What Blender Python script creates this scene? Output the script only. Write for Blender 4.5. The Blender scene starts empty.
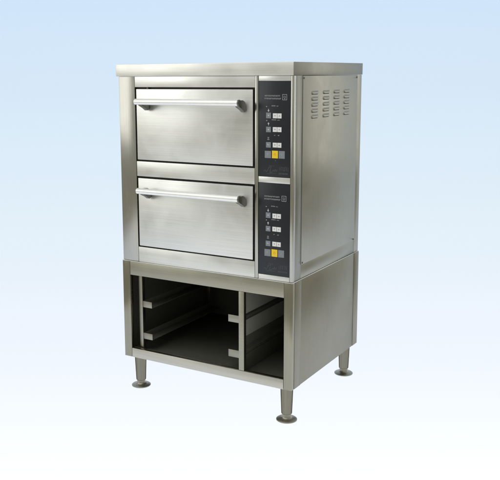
import bpy, bmesh, math, random
from mathutils import Vector, Matrix

random.seed(7)
sc = bpy.context.scene
C = sc.collection

# ------------------------------------------------------------------ camera
YAW, PITCH, ROLL = -0.5513, -0.16926, -0.0073
CAM = Vector((2.36337, -2.99322, 1.35326))
fwd = Vector((math.sin(YAW) * math.cos(PITCH), math.cos(YAW) * math.cos(PITCH), math.sin(PITCH)))
rgt = Vector((math.cos(YAW), -math.sin(YAW), 0))
upv = rgt.cross(fwd)
r2 = rgt * math.cos(ROLL) + upv * math.sin(ROLL)
u2 = -rgt * math.sin(ROLL) + upv * math.cos(ROLL)
cd = bpy.data.cameras.new('camera')
cam = bpy.data.objects.new('camera', cd)
C.objects.link(cam)
cam.matrix_world = Matrix(((r2.x, u2.x, -fwd.x, CAM.x), (r2.y, u2.y, -fwd.y, CAM.y),
                           (r2.z, u2.z, -fwd.z, CAM.z), (0, 0, 0, 1)))
cd.sensor_fit = 'HORIZONTAL'
cd.sensor_width = 36
cd.lens = 806.87 / 500 * 36
cd.shift_x = (250 - 215.9) / 500
cd.shift_y = (212.6 - 240) / 500
cd.clip_start = 0.05
cd.clip_end = 200
sc.camera = cam

sc.view_settings.view_transform = 'Standard'
sc.view_settings.look = 'None'
sc.view_settings.exposure = 0
sc.view_settings.gamma = 1
sc.render.engine = 'CYCLES'
sc.cycles.use_denoising = True
sc.cycles.max_bounces = 10
sc.cycles.glossy_bounces = 6

# ------------------------------------------------------------------ world: a dim studio
w = bpy.data.worlds.new('World')
sc.world = w
w.use_nodes = True
nt = w.node_tree
nt.nodes.clear()
out = nt.nodes.new('ShaderNodeOutputWorld')
bg = nt.nodes.new('ShaderNodeBackground')
tc = nt.nodes.new('ShaderNodeTexCoord')
sep = nt.nodes.new('ShaderNodeSeparateXYZ')
mr = nt.nodes.new('ShaderNodeMapRange')
mr.inputs['From Min'].default_value = -0.6
mr.inputs['From Max'].default_value = 0.6
cr = nt.nodes.new('ShaderNodeValToRGB')
cr.color_ramp.elements[0].position = 0.0
cr.color_ramp.elements[0].color = (0.42, 0.385, 0.30, 1)
cr.color_ramp.elements[1].position = 1.0
cr.color_ramp.elements[1].color = (0.63, 0.635, 0.61, 1)
e = cr.color_ramp.elements.new(0.28); e.color = (0.45, 0.42, 0.33, 1)
e = cr.color_ramp.elements.new(0.50); e.color = (0.52, 0.515, 0.46, 1)
nt.links.new(tc.outputs['Generated'], sep.inputs[0])
nt.links.new(sep.outputs['Z'], mr.inputs['Value'])
nt.links.new(mr.outputs[0], cr.inputs[0])
nt.links.new(cr.outputs[0], bg.inputs['Color'])
bg.inputs['Strength'].default_value = 0.8
nt.links.new(bg.outputs[0], out.inputs[0])

# ------------------------------------------------------------------ lamps
FLOOR = -0.16
SW = math.radians(math.degrees(0.5513))          # the sweep faces the camera


def area(name, loc, target, sx, sy, radiance, color):
    """rectangular soft light, emission given as radiance"""
    ld = bpy.data.lights.new(name, 'AREA')
    ld.shape = 'RECTANGLE'
    ld.size, ld.size_y = sx, sy
    ld.energy = radiance * math.pi * sx * sy
    ld.color = color
    lo = bpy.data.objects.new(name, ld)
    C.objects.link(lo)
    lo.location = loc
    d = Vector(target) - Vector(loc)
    lo.rotation_euler = d.to_track_quat('-Z', 'Y').to_euler()
    return lo


def sw(r, s, z):
    """sweep coordinates (right, away from the camera, up) to world"""
    return Vector((CAM.x + r * math.cos(SW) - s * math.sin(SW),
                   CAM.y + r * math.sin(SW) + s * math.cos(SW), z))


def sweep_backlight(name, r, s, z, rot_x, sx, sy, radiance, color):
    lo = area(name, sw(r, s, z), sw(r, s, z) + Vector((0, 0, -1)), sx, sy, radiance, color)
    lo.rotation_euler = (rot_x, 0, SW)
    return lo


S0, RB = 4.55, 2.3                 # where the sweep starts to curve, and its radius
# unseen lamps added behind the sweep to keep it shadowless: white below, bluer above
LAMPS = [  # distance along the sweep, colour (radiance)
    (2.0, (0.832, 0.85, 0.936)),
    (3.0, (0.681, 0.766, 0.895)),
    (3.6, (0.577, 0.658, 0.834)),
    (4.2, (0.537, 0.615, 0.772)),
    (4.9, (0.535, 0.624, 0.774)),
    (5.7, (0.459, 0.584, 0.73)),
    (6.6, (0.375, 0.522, 0.687)),
    (7.5, (0.283, 0.445, 0.647)),
    (8.4, (0.176, 0.334, 0.561)),
    (9.3, (0.15, 0.307, 0.561)),
    (10.4, (0.142, 0.296, 0.561))]


def along(q):
    """profile of the sweep: distance -> (s, z, slope angle)"""
    if q < S0:
        return q, FLOOR, 0.0
    a_ = (q - S0) / RB
    if a_ < math.pi / 2:
        return S0 + RB * math.sin(a_), FLOOR + RB * (1 - math.cos(a_)), a_
    return S0 + RB, FLOOR + RB + (q - S0 - RB * math.pi / 2), math.pi / 2


edges_ = [1.2] + [(LAMPS[i][0] + LAMPS[i + 1][0]) / 2 for i in range(len(LAMPS) - 1)] + [11.4]
OFF = 0.40
for i, (q_, col_) in enumerate(LAMPS):
    q0_, q1_ = edges_[i], edges_[i + 1]
    s_, z_, a_ = along((q0_ + q1_) / 2)
    ln_ = (q1_ - q0_) * ((RB + OFF) / RB if a_ > 0 else 1.0)
    big = max(col_)
    lo_ = area('sweep_backlight', (0, 0, 0), (0, 0, -1), 7.0, ln_, big, tuple(c_ / big for c_ in col_))
    lo_.location = sw(0.2, s_ + OFF * math.sin(a_), z_ - OFF * math.cos(a_))
    lo_.rotation_euler = (math.pi + a_, 0, SW)
# unseen soft lights added in front to brighten the steel
area('front_fill', (-3.2, -3.0, 2.35), (0.3, 0, 1.0), 3.0, 2.6, 1.7, (1.0, 0.992, 0.968))
area('overhead_fill', (0.2, -1.6, 3.4), (0.4, 0, 0.6), 3.0, 1.6, 1.6, (1.0, 0.992, 0.968))


area('side_fill', (3.7, 4.7, 1.75), (0.9, 0.4, 0.9), 1.9, 2.8, 1.25, (1.0, 1.0, 0.97))  # unseen light added to lift the oven's right side


# ------------------------------------------------------------------ materials
def nodes(name):
    m = bpy.data.materials.new(name)
    m.use_nodes = True
    t = m.node_tree
    return m, t, t.nodes['Principled BSDF']


def steel(name, col, rough, tangent, aniso=0.75, streak=1.0, blotch=0.04):
    """brushed stainless steel; the lines run across `tangent` in the face"""
    m, t, b = nodes(name)
    L, N = t.links.new, t.nodes.new
    b.inputs['Metallic'].default_value = 1.0
    co = N('ShaderNodeTexCoord')
    # brushing: noise squeezed across the tangent, stretched along the lines
    mp = N('ShaderNodeMapping')
    s = [2.2, 2.2, 2.2]
    for i in range(3):
        if abs(tangent[i]) > 0.5:
            s[i] = 300.0
    mp.inputs['Scale'].default_value = s
    L(co.outputs['Object'], mp.inputs['Vector'])
    n1 = N('ShaderNodeTexNoise')
    n1.inputs['Scale'].default_value = 1.0
    n1.inputs['Detail'].default_value = 5.0
    n1.inputs['Roughness'].default_value = 0.7
    L(mp.outputs[0], n1.inputs['Vector'])
    n2 = N('ShaderNodeTexNoise')           # handling marks, cloudy sheen
    n2.inputs['Scale'].default_value = 5.5
    n2.inputs['Detail'].default_value = 4.0
    n2.inputs['Distortion'].default_value = 0.4
    L(co.outputs['Object'], n2.inputs['Vector'])
    # colour
    a = N('ShaderNodeMapRange')
    a.inputs['From Min'].default_value = 0.3
    a.inputs['From Max'].default_value = 0.7
    a.inputs['To Min'].default_value = 1 - 0.10 * streak
    a.inputs['To Max'].default_value = 1 + 0.08 * streak
    L(n1.outputs['Fac'], a.inputs['Value'])
    c = N('ShaderNodeMapRange')
    c.inputs['From Min'].default_value = 0.3
    c.inputs['From Max'].default_value = 0.7
    c.inputs['To Min'].default_value = 1 - blotch
    c.inputs['To Max'].default_value = 1 + blotch * 0.6
    L(n2.outputs['Fac'], c.inputs['Value'])
    mu = N('ShaderNodeMath'); mu.operation = 'MULTIPLY'
    L(a.outputs[0], mu.inputs[0]); L(c.outputs[0], mu.inputs[1])
    vm = N('ShaderNodeVectorMath'); vm.operation = 'SCALE'
    vm.inputs[0].default_value = col
    L(mu.outputs[0], vm.inputs['Scale'])
    L(vm.outputs[0], b.inputs['Base Color'])
    # roughness
    r = N('ShaderNodeMapRange')
    r.inputs['From Min'].default_value = 0.3
    r.inputs['From Max'].default_value = 0.7
    r.inputs['To Min'].default_value = rough * 0.85
    r.inputs['To Max'].default_value = rough * 1.2
    L(n2.outputs['Fac'], r.inputs['Value'])
    n4 = N('ShaderNodeTexNoise')
    n4.inputs['Scale'].default_value = 14.0
    n4.inputs['Detail'].default_value = 6.0
    n4.inputs['Roughness'].default_value = 0.65
    n4.inputs['Distortion'].default_value = 1.2
    L(co.outputs['Object'], n4.inputs['Vector'])
    sm = N('ShaderNodeMapRange')
    sm.inputs['From Min'].default_value = 0.54
    sm.inputs['From Max'].default_value = 0.72
    sm.inputs['To Min'].default_value = 1.0
    sm.inputs['To Max'].default_value = 1.10
    L(n4.outputs['Fac'], sm.inputs['Value'])
    rm = N('ShaderNodeMath'); rm.operation = 'MULTIPLY'
    L(r.outputs[0], rm.inputs[0]); L(sm.outputs[0], rm.inputs[1])
    L(rm.outputs[0], b.inputs['Roughness'])
    b.inputs['Anisotropic'].default_value = aniso
    cx = N('ShaderNodeCombineXYZ')
    for i in range(3):
        cx.inputs[i].default_value = tangent[i]
    L(cx.outputs[0], b.inputs['Tangent'])
    # relief: fine scratches + very slight sheet waviness
    n3 = N('ShaderNodeTexNoise')
    n3.inputs['Scale'].default_value = 2.6
    n3.inputs['Detail'].default_value = 1.0
    L(co.outputs['Object'], n3.inputs['Vector'])
    b1 = N('ShaderNodeBump')
    b1.inputs['Strength'].default_value = 0.5
    b1.inputs['Distance'].default_value = 0.007
    L(n3.outputs['Fac'], b1.inputs['Height'])
    b2 = N('ShaderNodeBump')
    b2.inputs['Strength'].default_value = 0.12
    b2.inputs['Distance'].default_value = 0.0004
    L(n1.outputs['Fac'], b2.inputs['Height'])
    L(b1.outputs[0], b2.inputs['Normal'])
    L(b2.outputs[0], b.inputs['Normal'])
    return m


def plain(name, col, rough=0.5, metal=0.0, spec=0.5, grain=0.06):
    m, t, b = nodes(name)
    n = t.nodes.new('ShaderNodeTexNoise')
    n.inputs['Scale'].default_value = 60
    n.inputs['Detail'].default_value = 3
    co = t.nodes.new('ShaderNodeTexCoord')
    t.links.new(co.outputs['Object'], n.inputs['Vector'])
    r = t.nodes.new('ShaderNodeMapRange')
    r.inputs['To Min'].default_value = 1 - grain
    r.inputs['To Max'].default_value = 1 + grain
    t.links.new(n.outputs['Fac'], r.inputs['Value'])
    v = t.nodes.new('ShaderNodeVectorMath'); v.operation = 'SCALE'
    v.inputs[0].default_value = col
    t.links.new(r.outputs[0], v.inputs['Scale'])
    t.links.new(v.outputs[0], b.inputs['Base Color'])
    b.inputs['Roughness'].default_value = rough
    b.inputs['Metallic'].default_value = metal
    b.inputs['Specular IOR Level'].default_value = spec
    return m


X, Y, Z = (1, 0, 0), (0, 1, 0), (0, 0, 1)
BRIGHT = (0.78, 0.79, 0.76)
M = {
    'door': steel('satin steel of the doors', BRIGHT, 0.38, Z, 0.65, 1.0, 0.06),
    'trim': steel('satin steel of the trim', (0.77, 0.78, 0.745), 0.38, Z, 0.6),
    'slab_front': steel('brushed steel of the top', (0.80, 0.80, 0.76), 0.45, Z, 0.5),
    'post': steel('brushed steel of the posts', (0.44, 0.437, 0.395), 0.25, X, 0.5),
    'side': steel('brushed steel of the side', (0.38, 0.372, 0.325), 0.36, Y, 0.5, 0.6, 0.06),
    'shaded': steel('brushed steel of the folded edges', (0.29, 0.285, 0.25), 0.34, Y, 0.4, 0.8, 0.06),  # darker copy of the side steel, with shade put into its colour
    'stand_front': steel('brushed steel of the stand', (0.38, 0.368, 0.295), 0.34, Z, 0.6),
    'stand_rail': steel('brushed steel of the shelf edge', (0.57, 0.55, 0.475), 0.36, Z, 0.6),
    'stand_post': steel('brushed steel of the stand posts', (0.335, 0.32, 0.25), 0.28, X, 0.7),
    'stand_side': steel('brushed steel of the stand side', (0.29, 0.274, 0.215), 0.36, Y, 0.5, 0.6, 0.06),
    'runner': steel('steel of the runners', (0.36, 0.35, 0.29), 0.35, Z, 0.4),
    'inner': plain('dark lining and runner shade', (0.09, 0.09, 0.075), 0.34, 0.0, 0.35, 0.15),
    'divider': plain('dull grey sheet of the divider', (0.38, 0.38, 0.34), 0.40, 0.3),
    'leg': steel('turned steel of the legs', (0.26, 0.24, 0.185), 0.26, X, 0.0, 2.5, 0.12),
    'flange': steel('turned steel of the feet', (0.36, 0.34, 0.28), 0.40, Z, 0.0, 0.4),
    'bar': plain('satin tube of the handles', (0.93, 0.93, 0.91), 0.38, 0.8),
    'cast': plain('dark cast metal of the brackets', (0.17, 0.17, 0.15), 0.30, 0.7),
    'gap': plain('black rubber behind the doors', (0.022, 0.022, 0.020), 0.6, 0, 0.3),
    'panel': plain('black control panel film', (0.014, 0.017, 0.022), 0.35, 0, 0.4),
    'grey_button': plain('grey membrane button', (0.22, 0.24, 0.27), 0.5),
    'white_button': plain('white membrane button', (0.80, 0.80, 0.80), 0.5),
    'yellow_button': plain('yellow membrane button', (0.90, 0.62, 0.02), 0.5),
    'print': plain('grey printing', (0.36, 0.37, 0.38), 0.6),
    'light_print': plain('pale printing', (0.60, 0.61, 0.62), 0.6),
    'dim_print': plain('faint grey printing', (0.085, 0.09, 0.10), 0.6),
    'dark_print': plain('dark printing', (0.05, 0.05, 0.06), 0.6),
    'orange_print': plain('orange printing', (0.75, 0.36, 0.02), 0.6),
    'screw': plain('dark screw steel', (0.12, 0.12, 0.11), 0.35, 0.9),
    'core_steel': plain('dark steel core', (0.05, 0.05, 0.05), 0.6, 0.6),
}


M['leg'].node_tree.nodes['Principled BSDF'].inputs['Specular Tint'].default_value = (0.03, 0.03, 0.02, 1)  # darkens grazing edges, standing in for darker surroundings


# ------------------------------------------------------------------ mesh helpers
def box(bm, x0, x1, y0, y1, z0, z1, bev=0.0):
    vs = [bm.verts.new((x, y, z)) for x in (x0, x1) for y in (y0, y1) for z in (z0, z1)]
    fs = [(0, 1, 3, 2), (4, 6, 7, 5), (0, 4, 5, 1), (2, 3, 7, 6), (0, 2, 6, 4), (1, 5, 7, 3)]
    faces = [bm.faces.new([vs[i] for i in f]) for f in fs]
    if bev:
        edges = list({e for f in faces for e in f.edges})
        bmesh.ops.bevel(bm, geom=edges, offset=bev, segments=2, affect='EDGES', profile=0.5)


def prism(bm, prof, axis, a, b, bev=0.0):
    """extrude a closed 2-D profile along an axis from a to b"""
    def mk(p, t):
        if axis == 'x':
            return (t, p[0], p[1])
        if axis == 'y':
            return (p[0], t, p[1])
        return (p[0], p[1], t)
    v0 = [bm.verts.new(mk(p, a)) for p in prof]
    v1 = [bm.verts.new(mk(p, b)) for p in prof]
    fs = [bm.faces.new(v0), bm.faces.new(v1[::-1])]
    n = len(prof)
    for i in range(n):
        j = (i + 1) % n
        fs.append(bm.faces.new((v0[i], v0[j], v1[j], v1[i])))
    if bev:
        edges = list({e for f in fs for e in f.edges})
        bmesh.ops.bevel(bm, geom=edges, offset=bev, segments=2, affect='EDGES', profile=0.5)


def lathe(bm, prof, cx=0, cy=0, n=40):
    rings = []
    for r, z in prof:
        rings.append([bm.verts.new((cx + r * math.cos(2 * math.pi * k / n), cy + r * math.sin(2 * math.pi * k / n), z))
                      for k in range(n)])
    for a, b in zip(rings, rings[1:]):
        for k in range(n):
            bm.faces.new((a[k], a[(k + 1) % n], b[(k + 1) % n], b[k]))
    bm.faces.new(rings[0][::-1]); bm.faces.new(rings[-1])


def obj(name, bm, mat, parent=None, smooth=False, loc=(0, 0, 0)):
    bmesh.ops.recalc_face_normals(bm, faces=bm.faces)
    me = bpy.data.meshes.new(name)
    bm.to_mesh(me); bm.free()
    me.materials.append(mat)
    if smooth:
        for p in me.polygons:
            p.use_smooth = True
        me.set_sharp_from_angle(angle=math.radians(35))
    o = bpy.data.objects.new(name, me)
    C.objects.link(o)
    o.parent = parent
    o.location = loc
    return o


def bobj(name, mat, parent, boxes, bev=0.0015):
    bm = bmesh.new()
    for b_ in boxes:
        box(bm, *b_, bev)
    return obj(name, bm, mat, parent, True)


def thing(name, label, cat, loc=(0, 0, 0)):
    o = bpy.data.objects.new(name, None)
    C.objects.link(o)
    o.location = loc
    o['label'] = label
    o['category'] = cat
    return o


# ------------------------------------------------------------------ backdrop sweep
def make_sweep():
    prof = [(2.70 + 0.0925 * k, FLOOR) for k in range(21)]
    for k in range(49):
        q = S0 + RB * math.pi / 2 * k / 48
        prof.append(along(q)[:2])
    prof = prof[:20] + prof[21:] + [(S0 + RB, 3.9)]
    bm = bmesh.new()
    rows = []
    for s, z in prof:
        rows.append([bm.verts.new(sw(r, s, z)) for r in (-0.27 * s - 0.55, 0.352 * s + 0.22)])
    for a, b in zip(rows, rows[1:]):
        bm.faces.new((a[0], a[1], b[1], b[0]))
    m, t, b = nodes('translucent white sweep')
    t.nodes.remove(b)
    tr = t.nodes.new('ShaderNodeBsdfTranslucent')
    n = t.nodes.new('ShaderNodeTexNoise')
    n.inputs['Scale'].default_value = 1.3
    rr = t.nodes.new('ShaderNodeMapRange')
    rr.inputs['To Min'].default_value = 0.975
    rr.inputs['To Max'].default_value = 0.99
    t.links.new(n.outputs['Fac'], rr.inputs['Value'])
    t.links.new(rr.outputs[0], tr.inputs['Color'])
    t.links.new(tr.outputs[0], t.nodes['Material Output'].inputs['Surface'])
    o = obj('floor', bm, m, None, True)
    o['kind'] = 'structure'
    return o


make_sweep()

# ------------------------------------------------------------------ the oven
W, D = 0.900, 0.741
ZS, ZU, ZT = 0.4795, 1.3486, 1.4030
oven = thing('deck_oven', 'brushed steel oven with two stacked doors and two black control panels',
             'oven', (0, 0, ZS))
OV = oven


def up(o):
    """parts are modelled in world metres; the thing stands at its own base"""
    o.location = (0, 0, -ZS)
    return o


def opart(name, mat, boxes, bev=0.0015, parent=None):
    o = bobj(name, M[mat], parent or OV, boxes, bev)
    if parent is None:
        up(o)
    return o


# core body behind the visible sheets
opart('cabinet', 'core_steel', [(0.004, W - 0.006, 0.024, D - 0.004, ZS + 0.003, ZU - 0.001)], 0.0)
opart('bounce_panel', 'side', [(0.006, W - 0.008, D - 0.0035, D + 0.001, ZS + 0.004, ZU - 0.002)])

# top
bm = bmesh.new()
box(bm, -0.012, W, -0.005, D + 0.0090, ZU, ZT, 0.002)
top = obj('top_panel', bm, M['slab_front'], OV, True)
top.data.materials.append(M['shaded'])  # slab ends darker: side shade put into the colour
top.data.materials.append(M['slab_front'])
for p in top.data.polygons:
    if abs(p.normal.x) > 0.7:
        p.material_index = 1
up(top)

# corner posts: front left, front right, rear right, rear left
G = 0.0008
opart('corner_post', 'post', [(0, 0.0905, 0, 0.022, ZS + 0.0025, ZU - G), (0, 0.0035, 0.0225, 0.083, ZS + 0.0025, ZU - G)])
pf = opart('corner_post', 'post', [(0.886, W, 0, 0.0225, ZS + 0.0025, ZU - G)])
opart('side_post', 'shaded', [(W - 0.0055, W - 0.001, 0.023, 0.083, ZS + 0.0025, ZU - G)], 0.001)  # front strip in the same shade-darkened steel
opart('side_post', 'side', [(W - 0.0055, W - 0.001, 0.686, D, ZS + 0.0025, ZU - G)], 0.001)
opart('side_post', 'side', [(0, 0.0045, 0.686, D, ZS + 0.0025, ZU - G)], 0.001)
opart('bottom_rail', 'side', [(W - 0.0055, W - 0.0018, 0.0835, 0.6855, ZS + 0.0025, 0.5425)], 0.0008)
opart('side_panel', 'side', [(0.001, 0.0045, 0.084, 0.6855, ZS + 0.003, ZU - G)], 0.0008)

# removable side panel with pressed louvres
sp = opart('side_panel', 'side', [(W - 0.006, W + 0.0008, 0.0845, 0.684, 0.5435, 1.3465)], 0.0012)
lv_y = [(0.163, 0.236), (0.282, 0.3545), (0.401, 0.4695), (0.514, 0.5895)]
lv_z = [1.2765, 1.2512, 1.2258, 1.2003, 1.1748]


def louvre_mesh():
    bm = bmesh.new()
    n, mz = 14, 5
    Lh, H, P = 0.0350, 0.0125, 0.0058
    grid = []
    for i in range(n + 1):
        y = -Lh + 2 * Lh * i / n
        k = max(0.0, 1 - (y / Lh) ** 4) ** 0.5
        row = []
        for j in range(mz + 1):
            t_ = j / mz
            z = H / 2 - H * t_
            row.append(bm.verts.new((P * k * math.sin(t_ * math.pi / 2) ** 0.9, y, z)))
        grid.append(row)
    for i in range(n):
        for j in range(mz):
            try:
                bm.faces.new((grid[i][j], grid[i][j + 1], grid[i + 1][j + 1], grid[i + 1][j]))
            except ValueError:
                pass
    # return lip, set back, leaving a slot
    for i in range(n):
        a, b_ = grid[i][mz], grid[i + 1][mz]
        a2 = bm.verts.new((a.co.x * 0.75, a.co.y, a.co.z + 0.0012)); b2 = bm.verts.new((b_.co.x * 0.75, b_.co.y, b_.co.z + 0.0012))
        bm.faces.new((a, a2, b2, b_))
    n_hood = len(bm.faces)
    box(bm, -0.0002, 0.0006, -Lh + 0.005, Lh - 0.005, -H / 2 - 0.0034, -H / 2 + 0.0006)
    for k_, f_ in enumerate(bm.faces):
        f_.material_index = 0 if k_ < n_hood else 1
    return bm


first = None
for zi in lv_z:
    for (a, b_) in lv_y:
        if first is None:
            first = obj('louvre', louvre_mesh(), M['side'], sp, True)
            first.data.materials.append(M['gap'])
            lo = first
        else:
            lo = first.copy(); C.objects.link(lo); lo.parent = sp
        lo.location = (W + 0.0008, (a + b_) / 2, zi)
for (yy, zz) in ((0.092, 1.3370), (0.676, 1.3370), (0.094, 0.5505), (0.674, 0.5505)):
    bm = bmesh.new()
    n = 20
    prof = [(0.0046, 0.0), (0.0042, 0.0016), (0.0022, 0.0024)]
    lathe(bm, prof, 0, 0, n)
    s = obj('screw', bm, M['screw'], sp, True)
    s.rotation_euler = (0, math.pi / 2, 0)
    s.location = (W + 0.0008, yy, zz)

# front trim strips
opart('trim_strip', 'trim', [(0.0915, 0.7185, 0.0, 0.022, 1.2995, ZU - G)])
opart('trim_strip', 'trim', [(0.0945, 0.7185, -0.0015, 0.022, 0.891, 0.9604)])
opart('trim_strip', 'trim', [(0.0925, 0.7185, -0.0005, 0.022, ZS + 0.0025, 0.5545)])
opart('divider_strip', 'post', [(0.7195, 0.7355, -0.001, 0.0215, ZS + 0.0025, ZU - G)])
for z0, z1 in ((1.3265, ZU - G), (0.902, 0.9275), (ZS + 0.0025, 0.5025)):
    opart('panel_frame', 'trim', [(0.7362, 0.8854, 0.0004, 0.021, z0, z1)])


# doors
def door(z0, z1, hz):
    opart('door_seal', 'gap', [(0.0908, 0.7183, 0.013, 0.0235, z0 - 0.008, z1 + 0.009)], 0)
    d = opart('door', 'door', [(0.1005, 0.7105, -0.003, 0.012, z0, z1)], 0.0022)
    # bar
    bm = bmesh.new()
    lathe(bm, [(0.0112, 0.0), (0.0134, 0.0022), (0.0134, 0.5358), (0.0112, 0.538)], 0, 0, 36)
    h = obj('handle', bm, M['bar'], d, True, (0.140, -0.065, hz))
    h.rotation_euler = (0, math.pi / 2, 0)
    bm = bmesh.new()
    lathe(bm, [(0.0145, 0.0), (0.0145, 0.0050), (0.0125, 0.0066)], 0, 0, 28)
    e_ = obj('end_cap', bm, M['cast'], d, True, (0.6760, -0.065, hz))
    e_.rotation_euler = (0, math.pi / 2, 0)
    # cast brackets, sloping down to the door
    prof = [(-0.072, -0.0115), (-0.060, 0.0105), (-0.030, 0.0115), (-0.012, 0.004), (-0.0035, -0.008),
            (-0.0035, -0.036), (-0.016, -0.041), (-0.040, -0.026), (-0.060, -0.014)]
    for x0 in (0.156, 0.6605):
        bm = bmesh.new()
        prism(bm, [(a, hz + b_) for a, b_ in prof], 'x', x0, x0 + 0.0190, 0.0030)
        obj('handle_bracket', bm, M['cast'], d, True)
    return d


d1 = door(0.9684, 1.2912, 1.2362)
d2 = door(0.5610, 0.8822, 0.8318)
opart('latch', 'screw', [(0.160, 0.168, -0.002, 0.012, 1.2918, 1.2972)], 0.0006)


# control panels
def glyphs(bm, x0, x1, z0, z1, n, y):
    """a row of tiny strokes as small as the print in the photograph"""
    wd = (x1 - x0) / n
    h = z1 - z0
    for i in range(n):
        a = x0 + wd * (i + 0.12)
        b_ = x0 + wd * (i + 0.88)
        k = random.randrange(5)
        t = min(0.0009, wd * 0.28)
        box(bm, a, a + t, y, y + 0.0003, z0, z1)
        if k in (0, 2, 4):
            box(bm, b_ - t, b_, y, y + 0.0003, z0, z1)
        if k in (0, 1, 3):
            box(bm, a + t, b_, y, y + 0.0003, z1 - t, z1)
        if k in (1, 2, 3):
            box(bm, a + t, b_ - t, y, y + 0.0003, z0 + h * 0.45, z0 + h * 0.45 + t)
        if k in (1, 4):
            box(bm, a + t, b_ - t, y, y + 0.0003, z0, z0 + t)


def stroke(bm, p, q, wd, y):
    p, q = Vector(p), Vector(q)
    d = (q - p).normalized() * wd / 2
    n = Vector((-d.y, d.x))
    vs = [(p + n), (p - n), (q - n), (q + n)]
    prism(bm, [(v.x, v.y) for v in vs], 'y', y, y + 0.0003)


def panel(dz, z0, z1):
    p = opart('control_panel', 'panel', [(0.7366, 0.8850, 0.0008, 0.020, z0, z1)], 0.0012)
    Yp = 0.0008

    def sub(name, mat, build):
        bm = bmesh.new(); build(bm); return obj(name, bm, M[mat], p, False)

    def frame(bm, x0, x1, a, b_, t, y):
        box(bm, x0, x1, y, y + 0.0003, b_ - t, b_)
        box(bm, x0, x1, y, y + 0.0003, a, a + t)
        box(bm, x0, x0 + t, y, y + 0.0003, a + t, b_ - t)
        box(bm, x1 - t, x1, y, y + 0.0003, a + t, b_ - t)

    yf = Yp - 0.0003

    def title(bm):
        glyphs(bm, 0.7645, 0.8365, dz + 1.2630, dz + 1.2685, 14, yf)
        glyphs(bm, 0.7635, 0.8415, dz + 1.2515, dz + 1.2570, 16, yf)
    sub('title_print', 'print', title)

    def logo(bm):
        frame(bm, 0.8468, 0.8680, dz + 1.2485, dz + 1.2722, 0.0016, yf)
        frame(bm, 0.8530, 0.8618, dz + 1.2560, dz + 1.2650, 0.0012, yf)
        stroke(bm, (0.8575, dz + 1.2560), (0.8575, dz + 1.2510), 0.0014, yf)
    sub('logo', 'print', logo)

    for (a0, a1, b0, b1, n) in ((0.7970, 0.8160, 1.2225, 1.2265, 5), (0.8200, 0.8295, 1.2220, 1.2250, 2),
                                (0.7982, 0.8190, 1.1650, 1.1690, 5), (0.8240, 0.8355, 1.1645, 1.1675, 3),
                                (0.8093, 0.8150, 1.1015, 1.1050, 1), (0.8270, 0.8345, 1.1010, 1.1045, 2)):
        sub('label_print', 'print', lambda bm: glyphs(bm, a0, a1, dz + b0, dz + b1, n, yf))
    for (a0, b0) in ((0.7716, 1.2195), (0.7726, 1.1616)):
        sub('indicator', 'print', lambda bm: box(bm, a0, a0 + 0.0044, yf, yf + 0.0003, dz + b0, dz + b0 + 0.0035))

    def arrow(bm, zc, sgn):
        h = sorted((zc, zc + 0.0062 * sgn))
        box(bm, 0.7818, 0.7842, yf, yf + 0.0003, h[0], h[1])
        prism(bm, [(0.7783, zc), (0.7877, zc), (0.7830, zc - 0.0060 * sgn)], 'y', yf, yf + 0.0003)
    sub('arrow_print', 'light_print', lambda bm: arrow(bm, dz + 1.2054, 1))
    sub('arrow_print', 'light_print', lambda bm: arrow(bm, dz + 1.1500, -1))

    def timer(bm):
        frame(bm, 0.7783, 0.7868, dz + 1.0830, dz + 1.0875, 0.0012, yf)
        box(bm, 0.7783, 0.7868, yf, yf + 0.0003, dz + 1.0925, dz + 1.0942)
        box(bm, 0.7818, 0.7834, yf, yf + 0.0003, dz + 1.0875, dz + 1.0925)
    sub('timer_print', 'print', timer)

    def mark(parent, x, z, kind, mat='dark_print'):
        y = -0.0009
        bm = bmesh.new()
        s = 0.0042
        if kind == 'up':
            prism(bm, [(x - s, z - s * .6), (x + s, z - s * .6), (x, z + s * .8)], 'y', y, y + 0.0003)
        elif kind == 'down':
            prism(bm, [(x - s, z + s * .6), (x + s, z + s * .6), (x, z - s * .8)], 'y', y, y + 0.0003)
        elif kind == 'bar':
            box(bm, x - s, x + s, y, y + 0.0003, z - 0.0008, z + 0.0008)
            box(bm, x - s, x - s + 0.0014, y, y + 0.0003, z + 0.0008, z + 0.005)
        elif kind == 'power':
            n = 14
            for k in range(n):
                a = math.radians(120 + 300 * k / n); b_ = math.radians(120 + 300 * (k + 1) / n)
                stroke(bm, (x + s * math.cos(a), z + s * math.sin(a)), (x + s * math.cos(b_), z + s * math.sin(b_)), 0.0014, y)
            box(bm, x - 0.0007, x + 0.0007, y, y + 0.0003, z + 0.001, z + 0.0068)
        elif kind == 'F':
            box(bm, x - s, x - s + 0.0016, y, y + 0.0003, z - 0.005, z + 0.005)
            box(bm, x - s + 0.0016, x + s, y, y + 0.0003, z + 0.0034, z + 0.005)
            box(bm, x - s + 0.0016, x + s * .6, y, y + 0.0003, z - 0.0008, z + 0.0008)
        elif kind == 'Y':
            box(bm, x - 0.0008, x + 0.0008, y, y + 0.0003, z - 0.0055, z + 0.001)
            stroke(bm, (x, z + 0.001), (x - s, z + 0.0055), 0.0015, y)
            stroke(bm, (x, z + 0.001), (x + s, z + 0.0055), 0.0015, y)
        o = obj('symbol', bm, M[mat], p, False)
        return o

    def button(mat, x0, x1, a, b_, kind, pm='dark_print'):
        bm = bmesh.new()
        box(bm, x0, x1, -0.0006, Yp - 0.0001, dz + a, dz + b_, 0.0002)
        obj('button', bm, M[mat], p, False)
        mark(p, (x0 + x1) / 2, dz + (a + b_) / 2, kind, pm)

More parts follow.
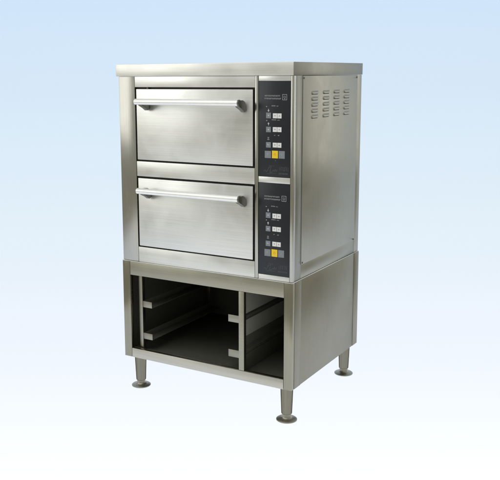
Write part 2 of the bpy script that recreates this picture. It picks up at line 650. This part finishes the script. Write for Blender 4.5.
    for (ga, gb, wa, wb, kd) in ((1.1728, 1.1963, 1.1735, 1.1938, 'down'), (1.1150, 1.1379, 1.1171, 1.1370, 'up'),
                                 (1.0507, 1.0737, 1.0525, 1.0722, 'bar')):
        button('grey_button', 0.7722, 0.7947, ga, gb, kd, 'light_print')
        button('white_button', 0.8040, 0.8236, wa, wb, 'down', 'print')
        button('white_button', 0.8250, 0.8440, wa, wb, 'up', 'print')
    button('grey_button', 0.7664, 0.7960, 1.0068, 1.0370, 'F', 'print')
    button('yellow_button', 0.8004, 0.8284, 1.0072, 1.0388, 'power', 'orange_print')
    button('grey_button', 0.8320, 0.8600, 1.0072, 1.0388, 'Y', 'print')

    def art(bm):
        pts = [(0, .25), (.06, .45), (.10, .15), (.17, .55), (.22, .8), (.30, .85), (.27, .5), (.24, .15), (.33, .2), (.38, .5),
               (.42, .25), (.46, .6), (.50, .3), (.54, .55)]
        X0, X1, A, B = 0.7622, 0.8782, dz + 0.9407, dz + 0.9764
        T = lambda q: (X0 + (X1 - X0) * q[0], A + (B - A) * q[1])
        for a, b_ in zip(pts, pts[1:]):
            stroke(bm, T(a), T(b_), 0.0014, yf)
        glyphs(bm, X0 + (X1 - X0) * .62, X1, A + (B - A) * .42, A + (B - A) * .88, 5, yf)
        glyphs(bm, X0 + (X1 - X0) * .60, X1 - 0.004, A, A + (B - A) * .18, 12, yf)
        stroke(bm, T((.12, .02)), T((.50, .10)), 0.0012, yf)
        stroke(bm, T((.20, 1.0)), T((.42, .92)), 0.0010, yf)
    sub('emblem_print', 'dim_print', art)
    sub('indicator', 'dim_print', lambda bm: box(bm, 0.8146, 0.8190, yf, yf + 0.0003, dz + 0.9960, dz + 1.0000))
    return p


panel(0.0, 0.9280, 1.3260)
panel(-0.4213, 0.5030, 0.9015)

# ------------------------------------------------------------------ the stand
P = 0.0034
stand = thing('oven_stand', 'open brushed steel stand with black inside, tray runners and four round legs, under the oven',
              'stand', (0, 0, FLOOR))


def spart(name, mat, boxes, bev=0.0015):
    o = bobj(name, M[mat], stand, boxes, bev)
    o.location = (0, 0, -FLOOR)
    return o


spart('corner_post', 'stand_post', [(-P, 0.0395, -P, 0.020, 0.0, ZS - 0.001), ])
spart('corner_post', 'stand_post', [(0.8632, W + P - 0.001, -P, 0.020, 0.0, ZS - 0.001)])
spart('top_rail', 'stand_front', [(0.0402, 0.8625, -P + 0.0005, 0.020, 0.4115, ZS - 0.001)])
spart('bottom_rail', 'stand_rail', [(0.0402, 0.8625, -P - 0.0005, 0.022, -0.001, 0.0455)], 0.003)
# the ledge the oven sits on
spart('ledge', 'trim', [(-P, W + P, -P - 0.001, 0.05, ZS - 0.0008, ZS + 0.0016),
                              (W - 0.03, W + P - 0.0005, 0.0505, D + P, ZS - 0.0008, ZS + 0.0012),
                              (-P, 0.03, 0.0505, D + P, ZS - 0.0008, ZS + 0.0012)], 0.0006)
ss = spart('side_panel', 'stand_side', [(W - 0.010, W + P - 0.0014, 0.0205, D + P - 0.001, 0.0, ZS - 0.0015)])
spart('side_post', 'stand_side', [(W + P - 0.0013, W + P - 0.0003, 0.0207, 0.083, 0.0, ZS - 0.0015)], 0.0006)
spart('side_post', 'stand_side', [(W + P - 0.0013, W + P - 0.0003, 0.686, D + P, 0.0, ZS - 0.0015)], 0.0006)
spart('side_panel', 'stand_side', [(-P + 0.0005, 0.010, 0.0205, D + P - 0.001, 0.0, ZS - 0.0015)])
spart('bounce_panel', 'inner', [(0.0105, W - 0.0105, D - 0.006, D + P, 0.001, ZS - 0.002)])
spart('shelf', 'inner', [(0.0105, W - 0.0105, 0.0225, D - 0.0065, 0.010, 0.030)])
spart('top_plate', 'inner', [(0.0105, W - 0.0105, 0.0205, D - 0.0065, 0.440, ZS - 0.002)])
# liners on the inner sides: left dark, right paler, added to bounce light
spart('liner', 'inner', [(0.0105, 0.0125, 0.021, D - 0.007, 0.031, 0.439)], 0)
spart('liner', 'divider', [(W - 0.0125, W - 0.0105, 0.021, D - 0.007, 0.031, 0.439)], 0)

spart('bounce_panel', 'divider', [(0.6545, W - 0.0130, D - 0.0085, D - 0.0066, 0.0305, 0.4390)], 0)  # unseen pale sheet added to bounce light onto the divider

# divider: front upright and a panel with two slots standing in for dark runner bands
spart('divider_upright', 'stand_front', [(0.6385, 0.6655, -P + 0.001, 0.018, 0.0462, 0.4108)])
spart('divider_panel', 'divider', [(0.650, 0.6535, 0.0185, D - 0.0068, 0.196, 0.270),
                                   (0.650, 0.6535, 0.0185, D - 0.0068, 0.300, 0.4395)], 0.0006)
spart('divider_panel', 'inner', [(0.6495, 0.6525, 0.0185, D - 0.0068, 0.0305, 0.108),
                                 (0.6495, 0.6525, 0.0185, D - 0.0068, 0.150, 0.1955),
                                 (0.6495, 0.6525, D - 0.06, D - 0.0068, 0.108, 0.150)], 0.0006)
# rack uprights and runners of the left bay
spart('rack_upright', 'runner', [(0.0655, 0.0865, 0.028, 0.050, 0.0305, 0.4395)])
spart('rack_upright', 'stand_post', [(0.0655, 0.0865, 0.640, 0.662, 0.0305, 0.4395)])


def runner(xa, xb, z0, z1, flip):
    bm = bmesh.new()
    y0, y1 = 0.030, 0.665
    box(bm, xa, xb, y0, y0 + 0.003, z0, z1, 0.0006)                     # front lip seen as a small plate
    if flip:
        box(bm, xb - 0.003, xb, y0 + 0.0032, y1, z0, z1, 0.0006)
    else:
        box(bm, xa, xa + 0.003, y0 + 0.0032, y1, z0, z1, 0.0006)
    box(bm, xa + 0.0032 * (not flip), xb - 0.0032 * flip, y0 + 0.0032, y1, z0, z0 + 0.003, 0.0006)
    for f_ in bm.faces:
        f_.material_index = 0 if max(v_.co.y for v_ in f_.verts) < y0 + 0.0031 else 1
    o = obj('runner', bm, M['runner'], stand, True, (0, 0, -FLOOR))
    o.data.materials.append(M['inner'])  # rails coloured dark in place of the shade in the bay
    return o


runner(0.0870, 0.1400, 0.2490, 0.2790, False)
runner(0.0870, 0.1400, 0.0900, 0.1200, False)
runner(0.5660, 0.6490, 0.2530, 0.2860, True)
runner(0.5660, 0.6490, 0.0885, 0.1225, True)


def leg_mesh():
    bm = bmesh.new()
    # flange, neck, tapered tube (z = 0 on the floor)
    lathe(bm, [(0.0440, 0.0), (0.0465, 0.0015), (0.0465, 0.0050), (0.0430, 0.0075), (0.0300, 0.0105), (0.0235, 0.0135),
               (0.0205, 0.0180), (0.0200, 0.0330)], 0, 0, 48)
    return bm


def tube_mesh():
    bm = bmesh.new()
    lathe(bm, [(0.0215, 0.0300), (0.0235, 0.0320), (0.0240, 0.0350), (0.0262, 0.0900), (0.0285, 0.1500), (0.0290, 0.1595)], 0, 0, 48)
    return bm


leg0 = None
for (lx, ly) in ((0.053, 0.047), (0.855, 0.047), (0.853, 0.700), (0.053, 0.700)):
    if leg0 is None:
        leg0 = obj('leg', tube_mesh(), M['leg'], stand, True)
        foot0 = obj('foot_flange', leg_mesh(), M['flange'], leg0, True)
        hole0 = []
        for k in range(3):
            bm = bmesh.new()
            lathe(bm, [(0.0036, 0.0066), (0.0036, 0.0088), (0.0028, 0.0094)], 0.0350 * math.cos(2.1 * k + .5), 0.0350 * math.sin(2.1 * k + .5), 14)
            hole0.append(obj('bolt', bm, M['screw'], leg0, True))
        lg = leg0
    else:
        lg = leg0.copy(); C.objects.link(lg); lg.parent = stand
        for ch in [foot0] + hole0:
            f = ch.copy(); C.objects.link(f); f.parent = lg
    lg.location = (lx, ly, 0)
